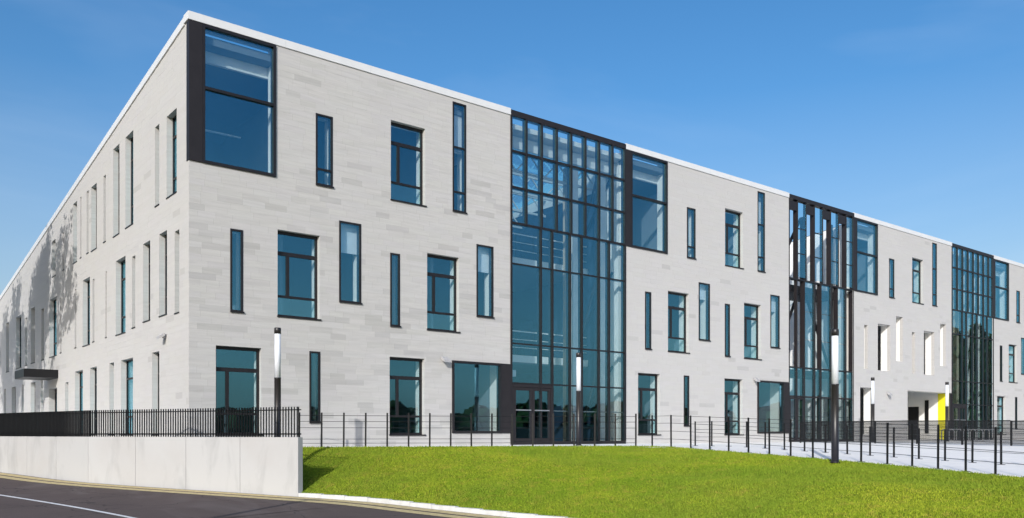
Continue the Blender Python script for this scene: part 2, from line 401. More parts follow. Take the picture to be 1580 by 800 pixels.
def frame_mb(P, u0, u1, z0, z1, fw, d0, d1, hz=(), vt=(), ft=None):
    mb = MB(P); e = .002; ft = ft or fw; u0 += e; u1 -= e; z0 += e; z1 -= e
    mb.box(u0, u0 + fw, d0, d1, z0, z1); mb.box(u1 - fw, u1, d0, d1, z0, z1)
    mb.box(u0 + fw, u1 - fw, d0, d1, z0, z0 + fw); mb.box(u0 + fw, u1 - fw, d0, d1, z1 - ft, z1)
    for z, t in hz: mb.box(u0 + fw, u1 - fw, d0 + .003, d1, z - t / 2, z + t / 2)
    for u, t, za, zb in vt: mb.box(u - t / 2, u + t / 2, d0 + .006, d1, za, zb)
    return mb
def win_casement(P, u0, u1, z0, z1, dd=.17):
    H = z1 - z0; W = u1 - u0; zt = z1 - .26 * H; zb = z0 + .24 * H; um = u0 + .29 * W
    o = frame_mb(P, u0, u1, z0, z1, .075, dd, dd + .09, [(zt, .13), (zb, .08)], [(um, .11, zb + .03, zt - .06)], .1).build('window', 'metal', bld)
    f = .07; g = dd + .04
    pane(P, u0 + f, u1 - f, zt + .05, z1 - f, g, o); pane(P, u0 + f, um - .045, zb + .03, zt - .05, g, o)
    pane(P, um + .045, u1 - f, zb + .03, zt - .05, g, o); pane(P, u0 + f, u1 - f, z0 + f, zb - .03, g, o, 'clear')
    MB(P).box(u0 - .02, u1 + .05, -.05, dd - .002, z0 - .035, z0 + .012).build('sill', 'metal', o)
    return o
def win_narrow(P, u0, u1, z0, z1, splits=(), dd=-.022, g=.012, fw=.065, mats=('glass',)):
    zs = [z0 + fw * .9] + list(splits) + [z1 - fw * .9]
    o = frame_mb(P, u0, u1, z0, z1, fw, dd, .2, [(z, .07) for z in splits]).build('window', 'metal', bld)
    for i, (a, b) in enumerate(zip(zs, zs[1:])): pane(P, u0 + fw * .9, u1 - fw * .9, a, b, g, o, mats[i % len(mats)])
    MB(P).box(u0 - .01, u1 + .03, -.06, dd - .001, z0 - .02, z0 + .03).build('sill', 'metal', o)
    return o
def win_big(P, u0, u1, z0, z1, panel, split=None, fw=.09):
    side, pw = panel
    a, b = (u0 + pw, u1) if side < 0 else (u0, u1 - pw)
    zs = [z0 + fw] + ([split] if split else []) + [z1 - fw]
    o = frame_mb(P, a, b, z0, z1, fw, -.06, .2, [(split, .09)] if split else []).build('window', 'metal', bld)
    for c, d in zip(zs, zs[1:]): pane(P, a + fw, b - fw, c + .01, d - .01, .02, o)
    if side < 0: MB(P).box(u0, a - .001, -.055, .2, z0 + .01, z1 - .004).build('cladding_panel', 'panel', bld)
    else: MB(P).box(b + .001, u1, -.055, .2, z0 + .01, z1 - .004).build('cladding_panel', 'panel', bld)
    return o
T_CAS = [(7.37, 8.88, 9.15, 12.1), (2.95, 4.5, 4.45, 7.38), (8.97, 10.46, 4.45, 7.38), (.85, 2.38, .42, 3.32), (7.32, 8.85, .42, 3.32)]
T_NAR = [((4.35, 5.0, 9.15, 11.65), (9.72,)), ((10.15, 10.8, 9.17, 13.46), (9.95, 11.7)), ((1.32, 1.75, 4.45, 7.17), ()), ((5.25, 6.13, 5.15, 8.04), ()),
         ((7.34, 7.76, 4.45, 7.17), ()), ((11.31, 12.16, 5.15, 8.04), ()), ((4.11, 4.52, .84, 3.33), ())]
OFF = [0, 19.85, 39.6, 59.25]; WB = 13.05; WL_ = 6.8
ZT = 13.6; SL = .122
front_stones = []
for bi, o_ in enumerate(OFF):
    sh_ = lambda r: (r[0] + o_, r[1] + o_, r[2], r[3])
    big_t = (.12 + o_, 2.88 + o_, 9.13, 13.58); big_g = (10.12 + o_, WB - .03 + o_, .48, 3.33)
    cas = [sh_(r) for r in T_CAS]; nar = [(sh_(r), s_) for r, s_ in T_NAR]; opens = []
    if bi == 2:      # covered terrace: openings without glass on the lower two storeys
        opens = [r for r in cas if r[2] < 5 and not (r[2] < 1 and r[0] > o_ + 5)] + [r for r, s_ in nar if r[2] < 6 and r[2] > 1]
        cas = [r for r in cas if r[2] > 8]; nar = [(r, s_) for r, s_ in nar if r[2] > 8]
        recess = (6.75 + o_, 12.62 + o_, .06, 3.3)
        opens.append(recess)
    ops = [big_t] + ([big_g] if bi != 2 else []) + cas + [r for r, s_ in nar] + opens
    wall_grid(IDM, o_, o_ + WB, -.3, ZT, ops, 0, .2, back=False).build('wall', 'backing', bld)
    wall_grid(IDM, o_, o_ + WB, 0, ZT, ops, .2, .62, front=False).build('inner_wall', 'plaster', bld)
    st_ = stones(o_ - (.008 if bi == 0 else 0), o_ + WB, -.2, ZT, ops, .26 if bi == 0 else .04)
    if bi == 0:
        st_.sort(key=lambda q: -((q[0][1] - q[0][0]) * (q[0][3] - q[0][2])) / ((q[0][0] + 9.1) ** 2 + 27.7 ** 2) / (1 if q[0][2] > -.05 else 20))
        for q in st_[:300]: stone_mb(IDM, [q]).build('stone', 'stone', bld)
        st_ = st_[300:]
    tag(stone_mb(IDM, st_).build('stone_cladding', 'stone' if bi == 0 else 'stone_smooth', bld), kind='stuff')
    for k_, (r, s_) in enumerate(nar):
        if r[1] - r[0] > .8 or r[3] > 13: MB().box(r[0] + .02, r[1] - .02, .27, .28, r[3] - (.62 if r[3] < 13 else 1.7) - random.uniform(0, .5), r[3] - .02).build('pale_lit_sheet', 'diffuser', bld)  # pale sheet added to stand for the lit upper part of the window
    for za in (11.1, 10.3): MB().box(o_ + .9, o_ + 2.7, 2.6 + (za < 11) * .9, 2.68 + (za < 11) * .9, za, za + .05).build('strip_light', 'diffuser', bld)
    for r in cas: win_casement(IDM, *r)
    for r, s_ in nar: win_narrow(IDM, *r, splits=s_)
    win_big(IDM, o_ - (.02 if bi == 0 else 0), 2.88 + o_, 9.13, 13.58, (-1, .42 if bi == 0 else .34), 11.55)
    if bi != 2: win_big(IDM, 10.12 + o_, WB - .002 + o_, .48, 3.33, (1, .47))
    ca = o_ - (.045 if bi == 0 else -.002); cn_ = 4; cl_ = (o_ + WB - .002 - ca) / cn_
    for q in range(cn_): MB().box(ca + q * cl_ + (.003 if q else 0), ca + (q + 1) * cl_ - .003, -.045 + random.uniform(-.002, .002), .40, ZT + .003, ZT + .26 + random.uniform(-.003, .003)).build('coping', 'coping', bld)
    # rooms behind the windows
    fl = MB(); fl.box(o_ + .01, o_ + WB - .31, .63, 12, -.25, .05); fl.build('floor_slab', 'floor', bld)
    for za, zb in ((3.6, 4.1), (8.1, 8.3)):
        MB().box(o_ + .01, o_ + WB - .31, .621, 12, za, zb).build('floor_slab', 'room', bld)
    wl_ = MB()
    for za, zb in ((.052, 3.598), (4.102, 8.098), (8.302, 12.45)):
        wl_.box(o_ + .3, o_ + WB - .31, 7.0, 7.15, za, zb)
        for xx in (3.3, 6.6, 9.55):
            if bi == 2 and za < 8: continue
            if abs(xx - 3.3) < .1 and za > 8: xx = 3.6
            if xx == 9.55 and za < 1: xx = 9.4
            wl_.box(o_ + xx, o_ + xx + .12, .63, 6.998, za, zb)
    wl_.build('partition_wall', 'room', bld)
    MB().box(o_ + .5, o_ + 3.2, .64, .76, 12.66, 13.28).build('ceiling_bulkhead', 'ceiling', bld)
    sw = MB()
    if bi: sw.box(o_ + .002, o_ + .3, .452, 30, -.2, 13.2)
    sw.box(o_ + WB - .3, o_ + WB - .002, .452, 30, -.2, 13.2)
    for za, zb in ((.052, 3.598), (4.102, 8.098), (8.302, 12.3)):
        if bi != 2 or za > 8: MB().box(o_ + WB - .315, o_ + WB - .301, 1.0, 6.99, za, zb).build('shade_lining', 'room', bld)  # dark sheet added as shade past the sunlit strip of side wall
    # the side walls follow the falling roof
    for i, v in enumerate(sw.v):
        if v[2] > 13: sw.v[i] = (v[0], v[1], 13.3 - SL * v[1])
    sw.build('side_wall', 'plaster', bld)
    rf = MB().box(o_ + .01, o_ + WB - .005, .2, 44, 13.1, 13.35)
    rf.v = [(x, y, z - SL * y) for x, y, z in rf.v]; rf.build('roof', 'room', bld)
    MB().box(o_ + .3, o_ + WB - .3, 44, 44.3, -.2, 8.2).build('rear_wall', 'plaster', bld)
    if bi == 2:
        mb = MB(); a, b, c, d = recess
        mb.box(a, b + .42, 3.6, 3.75, .05, 3.598); mb.box(a - .15, a, .452, 3.75, .05, 3.598); mb.box(b, b + .15, .452, 3.599, .05, 3.598)
        mb.build('recess_wall', 'plaster', bld)
        MB().box(b - .012, b - .001, -.0, .75, .06, 3.29).build('yellow_panel', 'yellow_panel', bld)
        dr = MB().box(b - .05, b - .001, 2.1, 2.85, .06, 2.4).build('door', 'black', bld)
        MB().box(b - .09, b - .052, 2.18, 2.22, 1.0, 1.25).build('handle', 'steel', dr)
        MB().box(b - .05, b - .001, 1.40, 1.66, .5, 2.85).build('side_window', 'black', bld)
        MB().box(o_ + WB - .42, o_ + WB - .002, -.02, .2, .06, 3.3).build('cladding_panel', 'panel', bld)

# glazed links
def link_frame(x0, irregular, name='curtain_wall'):
    x1 = x0 + WL_; root = MB().box(x0, x1, -.05, .25, 13.6, 13.82).build(name, 'panel', bld); MB().box(x0, x1, -.04, .22, -.05, .14).build('base_rail', 'panel', root)
    return root, x1
def atrium(x0, doors=True):
    cw, x1 = link_frame(x0, True); n = 8; bw = (x1 - x0) / n
    rows = [9.18, 10.66, 12.15, 13.63]; low = [.14, 2.56, 4.2, 7.5, 9.18]
    lowx = [x0 + .03] + [x0 + t for t in (1.65, 2.30, 3.33, 4.03, 5.08, 5.73)] + [x1 - .03]
    for i in range(n + 1):
        xx = min(max(x0 + i * bw, x0 + .035), x1 - .035)
        MB().box(xx - .042, xx + .042, -.05, .2, 9.18 if 0 < i < n else .14, 13.599).build('mullion', 'metal', cw)
    for xx in lowx[1:-1]: MB().box(xx - .042, xx + .042, -.045, .2, .14, 9.178).build('mullion', 'metal', cw)
    for z in rows[:-1]: MB().box(x0 + .07, x1 - .07, -.03, .198, z - .045, z + .045).build('transom', 'metal', cw)
    for z in low[1:-1]: MB().box(x0 + .07, x1 - .07, -.02, .196, z - .03, z + .03).build('transom', 'metal', cw)
    for i in range(n):
        for a, b in zip(rows, rows[1:]): pane(IDM, x0 + i * bw + .036, x0 + (i + 1) * bw - .036, a + .046, b - .046, .01, cw)
    for j, (a, b) in enumerate(zip(low, low[1:])):
        for i, (c, d) in enumerate(zip(lowx, lowx[1:])):
            if j == 0 and i in (0, 1) : continue
            pane(IDM, c + .036, d - .036, a + .03, b - .03, .01, cw)
    # double door at the left
    da, db = x0 + .08, lowx[2] - .04; dm = (da + db) / 2
    MB().box(da, db, -.05, .12, 2.40, 2.52).box(da, da + .07, -.05, .12, .141, 2.4).box(db - .07, db, -.05, .12, .141, 2.4).build('door_frame', 'panel', bld)
    for c, d in ((da + .075, dm - .004), (dm + .004, db - .075)):
        dr = frame_mb(IDM, c, d, .15, 2.39, .12, -.03, .06).build('door', 'panel', bld)
        pane(IDM, c + .12, d - .12, .28, 2.27, .01, dr)
        MB().box(c + .1, d - .1, -.075, -.04, 1.42, 1.47).build('push_bar', 'steel', dr)
    for c, d in zip(lowx[2:], lowx[3:]): MB().box(c + .04, d - .04, .11, .14, 1.42, 1.47).build('guard_rail', 'steel', cw)
    # inside
    MB().box(x0, x1, .26, 16, -.25, .05).build('floor_slab', 'floor', bld)
    for z in (4.0, 8.4):
        MB().box(x0 + .021, x1 - .021, 2.5, 12, z - .35, z).build('gallery_slab', 'room', bld); MB().box(x0 + .021, x1 - .021, 2.46, 2.499, z - .3, z + .02).build('slab_edge', 'wsteel', bld)
        for zz in (1.08, .72, .36): MB().box(x0 + .05, x1 - .05, 2.52, 2.56, z + zz, z + zz + (.05 if zz > 1 else .03)).build('gallery_rail', 'wsteel', bld)
        for q in range(7): MB().box(x0 + .3 + q * 1.03, x0 + .34 + q * 1.03, 2.565, 2.6, z, z + 1.08).build('gallery_post', 'metal', bld)
        for q in range(4): MB().box(x0 + .6 + q * 1.6, x0 + 1.4 + q * 1.6, 5.9, 6.0, z + .002, z + 2.2).build('display_board', ('navy', 'beige', 'room', 'navy')[q], bld)
    for k, (xx, yy) in enumerate(((x0 + 4.35, .9), (x0 + 6.1, .9), (x0 + 4.75, 1.7))):
        MB().box(xx, xx + .32, yy, yy + .32, .051, 13.0 - .13 * yy).build('column', 'wsteel' if k < 2 else 'beige', bld)
    for z0, z1 in ((.3, 3.6), (4.4, 8.0), (8.8, 12.6)):
        MB().tube((x0 + 4.8, 1.06, z0), (x0 + 6.1, 1.06, z1), .06, 8).build('brace', 'metal', bld)
        MB().tube((x1 - .12, .7, z1), (x1 - .12, 3.6, z0), .06, 8).build('brace', 'metal', bld)
    MB().box(x0 + .01, x1 - .01, 12.0, 12.2, .05, 12.1).build('rear_wall', 'room', bld)
    for z in (.06, 4.01):
        MB().box(x0 + .6, x0 + 1.6, 11.94, 11.998, z, z + 2.2).build('inner_door', 'navy', bld)
        MB().box(x0 + 3.4, x0 + 4.5, 11.94, 11.998, z, z + 2.2).build('inner_door', 'beige', bld)
    MB().box(x1 - .02, x1 - .001, 2.0, 11.99, .052, 12.0).build('shade_lining', 'navy', bld); MB().box(x0 + .001, x0 + .02, 2.0, 11.99, .052, 12.0).build('shade_lining', 'navy', bld)  # navy sheets added to paint the deeper hall walls as shade
    # stair
    stp = MB()
    for k in range(24): stp.box(x0 + 1.0, x0 + 2.4, 9.8 - k * .27, 10.07 - k * .27, .05 + k * .165, .22 + k * .165)
    stp.build('stair', 'ceiling', bld)
    MB().bar((x0 + 2.45, 10, .65), (x0 + 2.45, 3.6, 4.6), .03, .6).build('stair_balustrade', 'wsteel', bld)
    # roof: solid edge, glazed middle carried by white trusses
    for ya, yb in ((.22, 1.7), (9.5, 16)):
        rb = MB().box(x0, x1, ya, yb, 13.2, 13.4); rb.v = [(x, y, z - SL * y) for x, y, z in rb.v]; rb.build('roof', 'ceiling', bld)
    rb = MB().box(x0, x1, 1.702, 9.498, 13.3, 13.32); rb.v = [(x, y, z - SL * y) for x, y, z in rb.v]; rb.build('skylight', 'clear', bld)
    for i in range(5):
        yy = 1.8 + i * 1.9; zz = 13.12 - SL * yy
        mb = MB().bar((x0 + .02, yy, zz), (x1 - .02, yy, zz), .1, .12).bar((x0 + .02, yy, zz - .85), (x1 - .02, yy, zz - .85), .08, .1)
        for q in range(8):
            a = x0 + .1 + q * (WL_ - .2) / 8; b = a + (WL_ - .2) / 8
            mb.bar((a, yy, zz if q % 2 else zz - .85), (b, yy, zz - .85 if q % 2 else zz), .05, .05)
        mb.build('truss', 'wsteel', bld)
    MB().box(x0 + .02, x1 - .02, .62, .72, 12.55, 13.05).build('ceiling_bulkhead', 'ceiling', bld)
atrium(OFF[0] + WB); atrium(OFF[2] + WB - .03)
hs = empty('hanging_sign', (13.75, .9, 2.9), 'small white sign hung on a rod inside the glazed entrance hall', 'sign')
MB().box(-.32, .32, -.02, .02, 0, .28).build('sign_board', 'diffuser', hs); MB().box(-.02, .02, -.012, .012, .281, 9.9).build('rod', 'steel', hs)

# the open glazed screen in front of the courtyard
x0 = OFF[1] + WB; sc, x1 = link_frame(x0, False, 'glazed_screen'); x1 = x0 + WL_; bw = (x1 - x0) / 8
for i in range(9):
    xx = min(max(x0 + i * bw, x0 + .04), x1 - .04)
    MB().box(xx - .04, xx + .04, -.02, .26 if i % 2 else .16, 9.2, 13.599).build('blade', 'panel', sc)
for i in range(8):
    c, d = x0 + i * bw + .042, x0 + (i + 1) * bw - .042
    if i % 2:
        for a, b in ((9.3, 10.6), (10.66, 12.0), (12.06, 13.48)): pane(IDM, c, d, a, b, .0, sc)
        for z in (10.63, 12.03): MB().box(c, d, .0, .05, z - .028, z + .028).build('transom', 'metal', sc)
    else: MB().box(c, d, .0, .12, 13.0, 13.49).build('head_panel', 'panel', sc)
MB().box(x0 + .08, x1 - .08, 0, .25, 9.12, 9.198).build('transom', 'metal', sc)
lx = [x0 + .04 + t for t in (0, .75, 1.5, 2.55, 3.2, 4.3, 4.95, 5.9, 6.72)]
for i, xx in enumerate(lx): MB().box(xx - .04, xx + .04, -.02, .24 if i % 2 == 0 else .16, .14, 9.118).build('blade', 'panel', sc)
for i, (c, d) in enumerate(zip(lx, lx[1:])):
    if i % 2 == 0 or i == 5: pass
    if i in (2, 4, 6): 
        for a, b in ((4.25, 5.8), (5.84, 7.4), (7.44, 9.1)): pane(IDM, c + .042, d - .042, a, b, .05, sc)
    pane(IDM, c + .042, d - .042, 2.62, 4.16, .05, sc)
    if i > 1: pane(IDM, c + .042, d - .042, .15, 2.5, .05, sc)
for z in (4.2, 2.56): MB().box(x0 + .08, x1 - .08, .0, .24, z - .04, z + .04).build('transom', 'metal', sc)
MB().box(x0 + .08, x1 - .08, .26, .30, 1.42, 1.47).build('guard_rail', 'steel', sc)
for c, d in ((lx[0] + .05, lx[1] - .045), (lx[1] + .045, lx[2] - .045)):
    dr = frame_mb(IDM, c, d, .15, 2.5, .1, -.01, .08).build('door', 'panel', bld); pane(IDM, c + .1, d - .1, .25, 2.4, .03, dr)
for (xa, xb, z0_, z1_) in ((x0 + .5, x0 + 3.0, 4.6, 8.9), (x0 + 3.6, x0 + 6.2, 8.9, 4.6), (x0 + .6, x0 + 3.2, 9.6, 13.2)):
    MB().tube((xa, 1.3, z0_), (xb, 1.3, z1_), .09, 8).build('brace', 'metal', bld)
for xx in (x0 + .3, x0 + 3.3, x0 + 6.3): MB().box(xx, xx + .22, 1.2, 1.42, .0, 13.3).build('column', 'panel', bld)
MB().box(x0 + .01, x1 - .01, 1.0, 3.0, 8.7, 9.1).build('bridge_deck', 'panel', bld); MB().box(x0 + .01, x1 - .01, 1.0, 3.0, 3.9, 4.2).build('bridge_deck', 'panel', bld)
MB().box(x0 + .01, x1 - .01, 0.25, 24, -.2, .02).build('courtyard_floor', 'paving', bld)
MB().box(x0 + .01, x1 - .01, 24, 24.3, .02, 9.2).build('courtyard_wall', 'plaster', bld)

# left side of the building
top = [(1.2, 2.25, 8.4, 11.15), (3.06, 3.54, 8.38, 11.15), (6.22, 7.27, 8.32, 11.8), (8.13, 9.04, 8.3, 11.8), (10.19, 10.55, 8.35, 11.08), (11.67, 12.62, 8.32, 11.08), (13.08, 13.43, 8.36, 11.07),
       (14.39, 14.64, 8.36, 11.08), (15.26, 16.04, 8.32, 11.07), (17.94, 18.22, 8.34, 10.15), (19.83, 20.67, 8.35, 10.15)]
mid = [(.94, 1.4, 4.42, 7.12), (2.21, 3.06, 4.5, 7.33), (4.11, 4.97, 4.5, 7.32), (5.96, 6.39, 4.42, 7.09), (7.27, 8.65, 4.35, 7.28), (10.04, 10.24, 4.4, 7.1), (12.06, 12.39, 4.4, 7.08), (12.85, 14.15, 4.35, 7.28),
       (15.39, 15.71, 4.4, 7.08), (18.5, 18.79, 4.4, 7.08), (19.6, 21.3, 4.35, 7.28), (22.69, 23.36, 4.35, 7.05), (25.12, 26.23, 4.35, 7.4), (27.38, 27.98, 4.35, 7.05), (29.19, 30.89, 4.33, 7.4), (33.38, 34.43, 4.33, 7.4), (36.6, 37.1, 4.35, 7.1), (38.4, 39.6, 4.35, 7.1)]
grd = [(3.06, 3.88, .42, 3.31), (6.26, 7.9, .42, 3.31), (8.94, 9.63, .42, 3.31), (11.67, 12.85, .42, 3.31), (14.15, 15.65, .42, 3.31), (17.0, 17.7, .42, 2.9), (22.9, 23.5, .42, 3.3), (25.0, 26.3, .42, 3.3), (28.4, 29.0, .42, 3.3), (31.0, 32.4, .42, 3.3), (34.5, 35.2, .42, 3.3)]
door_op = (19.5, 21.4, .06, 2.75)
ops = top + mid + grd + [door_op]; LTOP = lambda y: ZT - SL * y
def cut_top(mb):
    me = mb.mesh('tmp', 'backing'); bm = bmesh.new(); bm.from_mesh(me)
    n = Vector((0, SL, 1)).normalized()
    bmesh.ops.bisect_plane(bm, geom=bm.verts[:] + bm.edges[:] + bm.faces[:], plane_co=(0, 0, ZT), plane_no=n, clear_outer=True)
    bm.to_mesh(me); bm.free(); return me
me = cut_top(wall_grid(LFM, 0, 44, -.3, ZT, ops, 0, .24, back=False)); link('wall', me, bld)
me = cut_top(wall_grid(LFM, .46, 44, 0, ZT, ops, .24, .5, front=False)); me.materials[0] = M['plaster']; link('inner_wall', me, bld)
st_ = stones(0, 44, -.2, ZT, ops, .03, top=LTOP)
tag(stone_mb(LFM, st_).build('stone_cladding', 'stone_smooth', bld), kind='stuff')
for a, b, c, d in top + mid + grd:
    W = b - a; dd = .19; fw = .05 if W > .5 else .035
    H = d - c; hz = [(c + .24 * H, .06), (d - .25 * H, .07)] if W > .7 else []
    o = frame_mb(LFM, a, b, c, d, fw, dd, dd + .07, hz).build('window', 'metal', bld)
    pane(LFM, a + fw * .9, b - fw * .9, c + fw * .9, d - fw * .9, dd + .03, o)
    MB(LFM).box(a - .01, b + .01, -.03, dd - .002, c - .03, c + .01).build('sill', 'metal', o)
a, b, c, d = door_op
MB(LFM).box(a, a + .08, .25, .32, c, d).box(b - .08, b, .25, .32, c, d).box(a + .08, b - .08, .25, .32, d - .1, d).build('door_frame', 'metal', bld)
for q in (0, 1):
    u0 = a + .085 + q * .87; dr = frame_mb(LFM, u0, u0 + .86, .08, 2.64, .1, .25, .31).build('door', 'metal', bld); pane(LFM, u0 + .1, u0 + .76, .18, 2.54, .28, dr)
    MB(LFM).box(u0 + (.05 if q else .77), u0 + (.09 if q else .81), .19, .248, .9, 1.4).build('handle', 'steel', dr)
MB(LFM).box(19.2, 21.7, -1.5, -.009, 3.2, 3.6).build('entrance_canopy', 'black', bld)
cp = MB(LFM).box(-.045, 44, -.045, .40, .003, .26); cp.v = [(x, y, z + LTOP(y)) for x, y, z in cp.v]
cp.v = [(x, max(y, .401) if False else y, z) for x, y, z in cp.v]; 
for q in range(14):
    cp2 = MB(LFM).box(.401 + q * 3.114 + (.003 if q else 0), .401 + (q + 1) * 3.114 - .003, -.045, .40, .003, .26); cp2.v = [(x, y, z + LTOP(y)) for x, y, z in cp2.v]; cp2.build('coping', 'coping', bld)
for za, zb in ((3.6, 4.1), (8.1, 8.3)):
    MB(LFM).box(12.001, 43.9, .56, 7, za, zb).build('floor_slab', 'room', bld)
MB(LFM).box(12.001, 43.9, .56, 7, -.25, .05).build('floor_slab', 'floor', bld)
pw = MB(LFM)
for za, zb in ((.052, 3.598), (4.102, 8.098)):
    pw.box(7.2, 43.9, 5.0, 5.15, za, zb)
    for yy in (10.8, 16.5, 22.2, 28, 33): pw.box(yy, yy + .12, .56, 4.998, za, zb)
pw.build('partition_wall', 'room', bld)

# wall lights
def wall_light(P, u, z, label, s_=1):
    o = empty('wall_light', P(u, -.01, z), label, 'wall light', 'wall lights on the stone')
    def lp(uu, d, zz): a = P(uu, d, zz); return a
    hb = MB(P); hb.box(-.14 * s_, .14 * s_, -.26, -.06, .02, .12); hb.v = [(v[0], v[1], v[2] + (-.10 if (v[1] if P is IDM else v[0]) < -.2 else .02)) for v in hb.v]
    hb.build('housing', 'grey_house', o); MB(P).box(-.05, .05, -.10, -.0, -.03, .10).build('bracket', 'grey_house', o)
wall_light(IDM, 9.72, 3.30, 'grey floodlight on the stone wall beside the big ground floor window near the dark doors')
wall_light(IDM, 29.72, 3.30, 'grey floodlight on the stone wall past the first glazed entrance')
wall_light(IDM, 43.75, 2.95, 'grey floodlight on the stone wall beside the covered terrace')
wall_light(LFM, 2.35, 3.72, 'small floodlight on the side wall just round the building corner')

# ------------------------------------------------------------------ retaining wall with fin balustrade
rw = empty('retaining_wall', (A_.x, A_.y, -1.3), 'long white concrete retaining wall beside the road', 'wall')
fence = empty('fin_fence', (A_.x, A_.y, .36), 'black metal fence of upright fins on top of the white concrete wall', 'fence')
WT = .36; fin = MB().box(-.006, .006, -.021, .021, 0, .85).mesh('fin', 'black')
pts = [A_, K_, B_, B2, B3]
for si, (a, b) in enumerate(zip(pts, pts[1:])):
    d = (b - a); L = d.length; d.normalize(); nrm = Vector((-d.y, d.x))           # nrm points away from the building? fixed below
    if nrm.dot(Vector((10, 10)) - a) < 0: nrm = -nrm
    npan = max(1, round(L / 2.1))
    for k in range(npan):
        s0 = k * L / npan + .006; s1 = (k + 1) * L / npan - .006
        q = [a + d * s0, a + d * s1, a + d * s1 + nrm * .2, a + d * s0 + nrm * .2]
        mb = MB(); zt = WT + random.uniform(-.003, .003)
        mb.v = [(p.x - A_.x, p.y - A_.y, zr(p.y) - .2 + 1.3) for p in q] + [(p.x - A_.x, p.y - A_.y, zt + 1.3) for p in q]
        mb.f = [(0, 3, 2, 1), (4, 5, 6, 7), (0, 1, 5, 4), (1, 2, 6, 5), (2, 3, 7, 6), (3, 0, 4, 7)]
        p_ = mb.build('panel', 'concrete', rw)
    if si < 3:
        n = int(L / .1)
        for k in range(n + (si == 0)):
            p = a + d * (k * L / n + (.05 if k == 0 and si == 0 else 0)) + nrm * .08
            o = link('fin', fin, fence); o.location = (p.x - A_.x, p.y - A_.y, .004); o.rotation_euler.z = math.atan2(d.y, d.x)
    p = a + nrm * .125; q = b + nrm * .125
    MB().bar((p.x - A_.x, p.y - A_.y, .09), (q.x - A_.x, q.y - A_.y, .09), .02, .04).bar((p.x - A_.x, p.y - A_.y, .77), (q.x - A_.x, q.y - A_.y, .77), .02, .03).build('rail', 'black', fence)

mb = MB(); q = [Vector((1.40, -4.78)), Vector((2.50, -.9)), Vector((2.35, -.9)), Vector((1.22, -4.72))]
mb.v = [(p.x - A_.x, p.y - A_.y, -.4) for p in q] + [(p.x - A_.x, p.y - A_.y, 1.3 + (.0 if i in (1, 2) else -.02)) for i, p in enumerate(q)]
mb.f = [(0, 3, 2, 1), (4, 5, 6, 7), (0, 1, 5, 4), (1, 2, 6, 5), (2, 3, 7, 6), (3, 0, 4, 7)]; mb.build('return_panel', 'concrete', rw)

# ------------------------------------------------------------------ railings
post_me = MB().box(-.029, .029, -.008, .008, 0, 1.1).mesh('post', 'black')
plate_me = MB().box(-.09, .09, -.06, .06, 0, .012).mesh('base_plate', 'black')
def railing(pts, spacing, zf, heights, r, label, plate=False, ph=1.1, hook=False):
    C = [Vector((p[0], p[1], 0)) for p in pts]; L = sum((b - a).length for a, b in zip(C, C[1:])); n = round(L / spacing)
    S = resample(C, n); o = empty('railing', (S[0].x, S[0].y, zf(S[0].x, S[0].y)), label, 'railing'); org = o.location
    zz = [zf(p.x, p.y) for p in S]
    for i, p in enumerate(S):
        t = S[min(i + 1, n)] - S[max(i - 1, 0)]
        q = link('post', post_me, o); q.location = (p.x - org.x, p.y - org.y, zz[i] - org.z); q.rotation_euler.z = math.atan2(t.y, t.x); q.scale.z = ph / 1.1
        q.rotation_euler.y = random.uniform(-.008, .008)
        if plate:
            pl = link('base_plate', plate_me, o); pl.location = q.location; pl.rotation_euler.z = q.rotation_euler.z
    for h in heights:
        mb = MB()
        for i in range(n):
            a, b = S[i], S[i + 1]; mb.tube((a.x - org.x, a.y - org.y, zz[i] + h - org.z), (b.x - org.x, b.y - org.y, zz[i + 1] + h - org.z), r, 5)
        mb.build('rail', 'black', o)
    return o
railing([(3.3, -.95), (4.0, -1.2), (9.77, -4.0), (13.33, -6.74)], .71, lambda x, y: pv(x, y) + .0, (1.07, .87, .66, .28, .14), .008, 'thin black five bar railing along the lawn top before the stone wall', ph=1.17)
railing([(13.45, -7.4), (13.63, -9.28), (13.44, -12.33), (13.02, -16.23), (12.02, -19.67), (11.3, -23)], .78, pv, (1.07, .82, .55, .28), .007, 'black posts of the railing between the lawn edge and the pale path', True)
railing([(16.75, -6.6), (16.75, -19)], .765, pv, (.90, .62, .34), .007, 'lower black railing posts on the far side of the pale path', True, .93)
mf = empty('mesh_fence', (30, -2.6, 0), 'dark wire mesh fence panels across the pale forecourt', 'fence')
yy = -2.6
while yy > -22:
    z = pv(30, yy - 1); mb = MB()
    for k in range(62): mb.box(-.006, .006, -.05 - k * .0313 - .007, -.05 - k * .0313 + .007, .04, 1.04)
    for k in range(8): mb.box(.007, .013, -1.98, -.03, .04 + k * .142, .052 + k * .142)
    o = mb.build('mesh_panel', 'black', mf); o.location = (0, yy + 2.6, z); o['kind'] = 'stuff'
    o = MB().box(-.03, .03, -.03, .03, 0, 1.08).build('post', 'black', mf); o.location = (0, yy + 2.6, z)
    o = MB().box(-.02, .02, -1.97, -.03, 1.041, 1.075).build('top_rail', 'black', mf); o.location = (0, yy + 2.6, z)
    yy -= 2.0

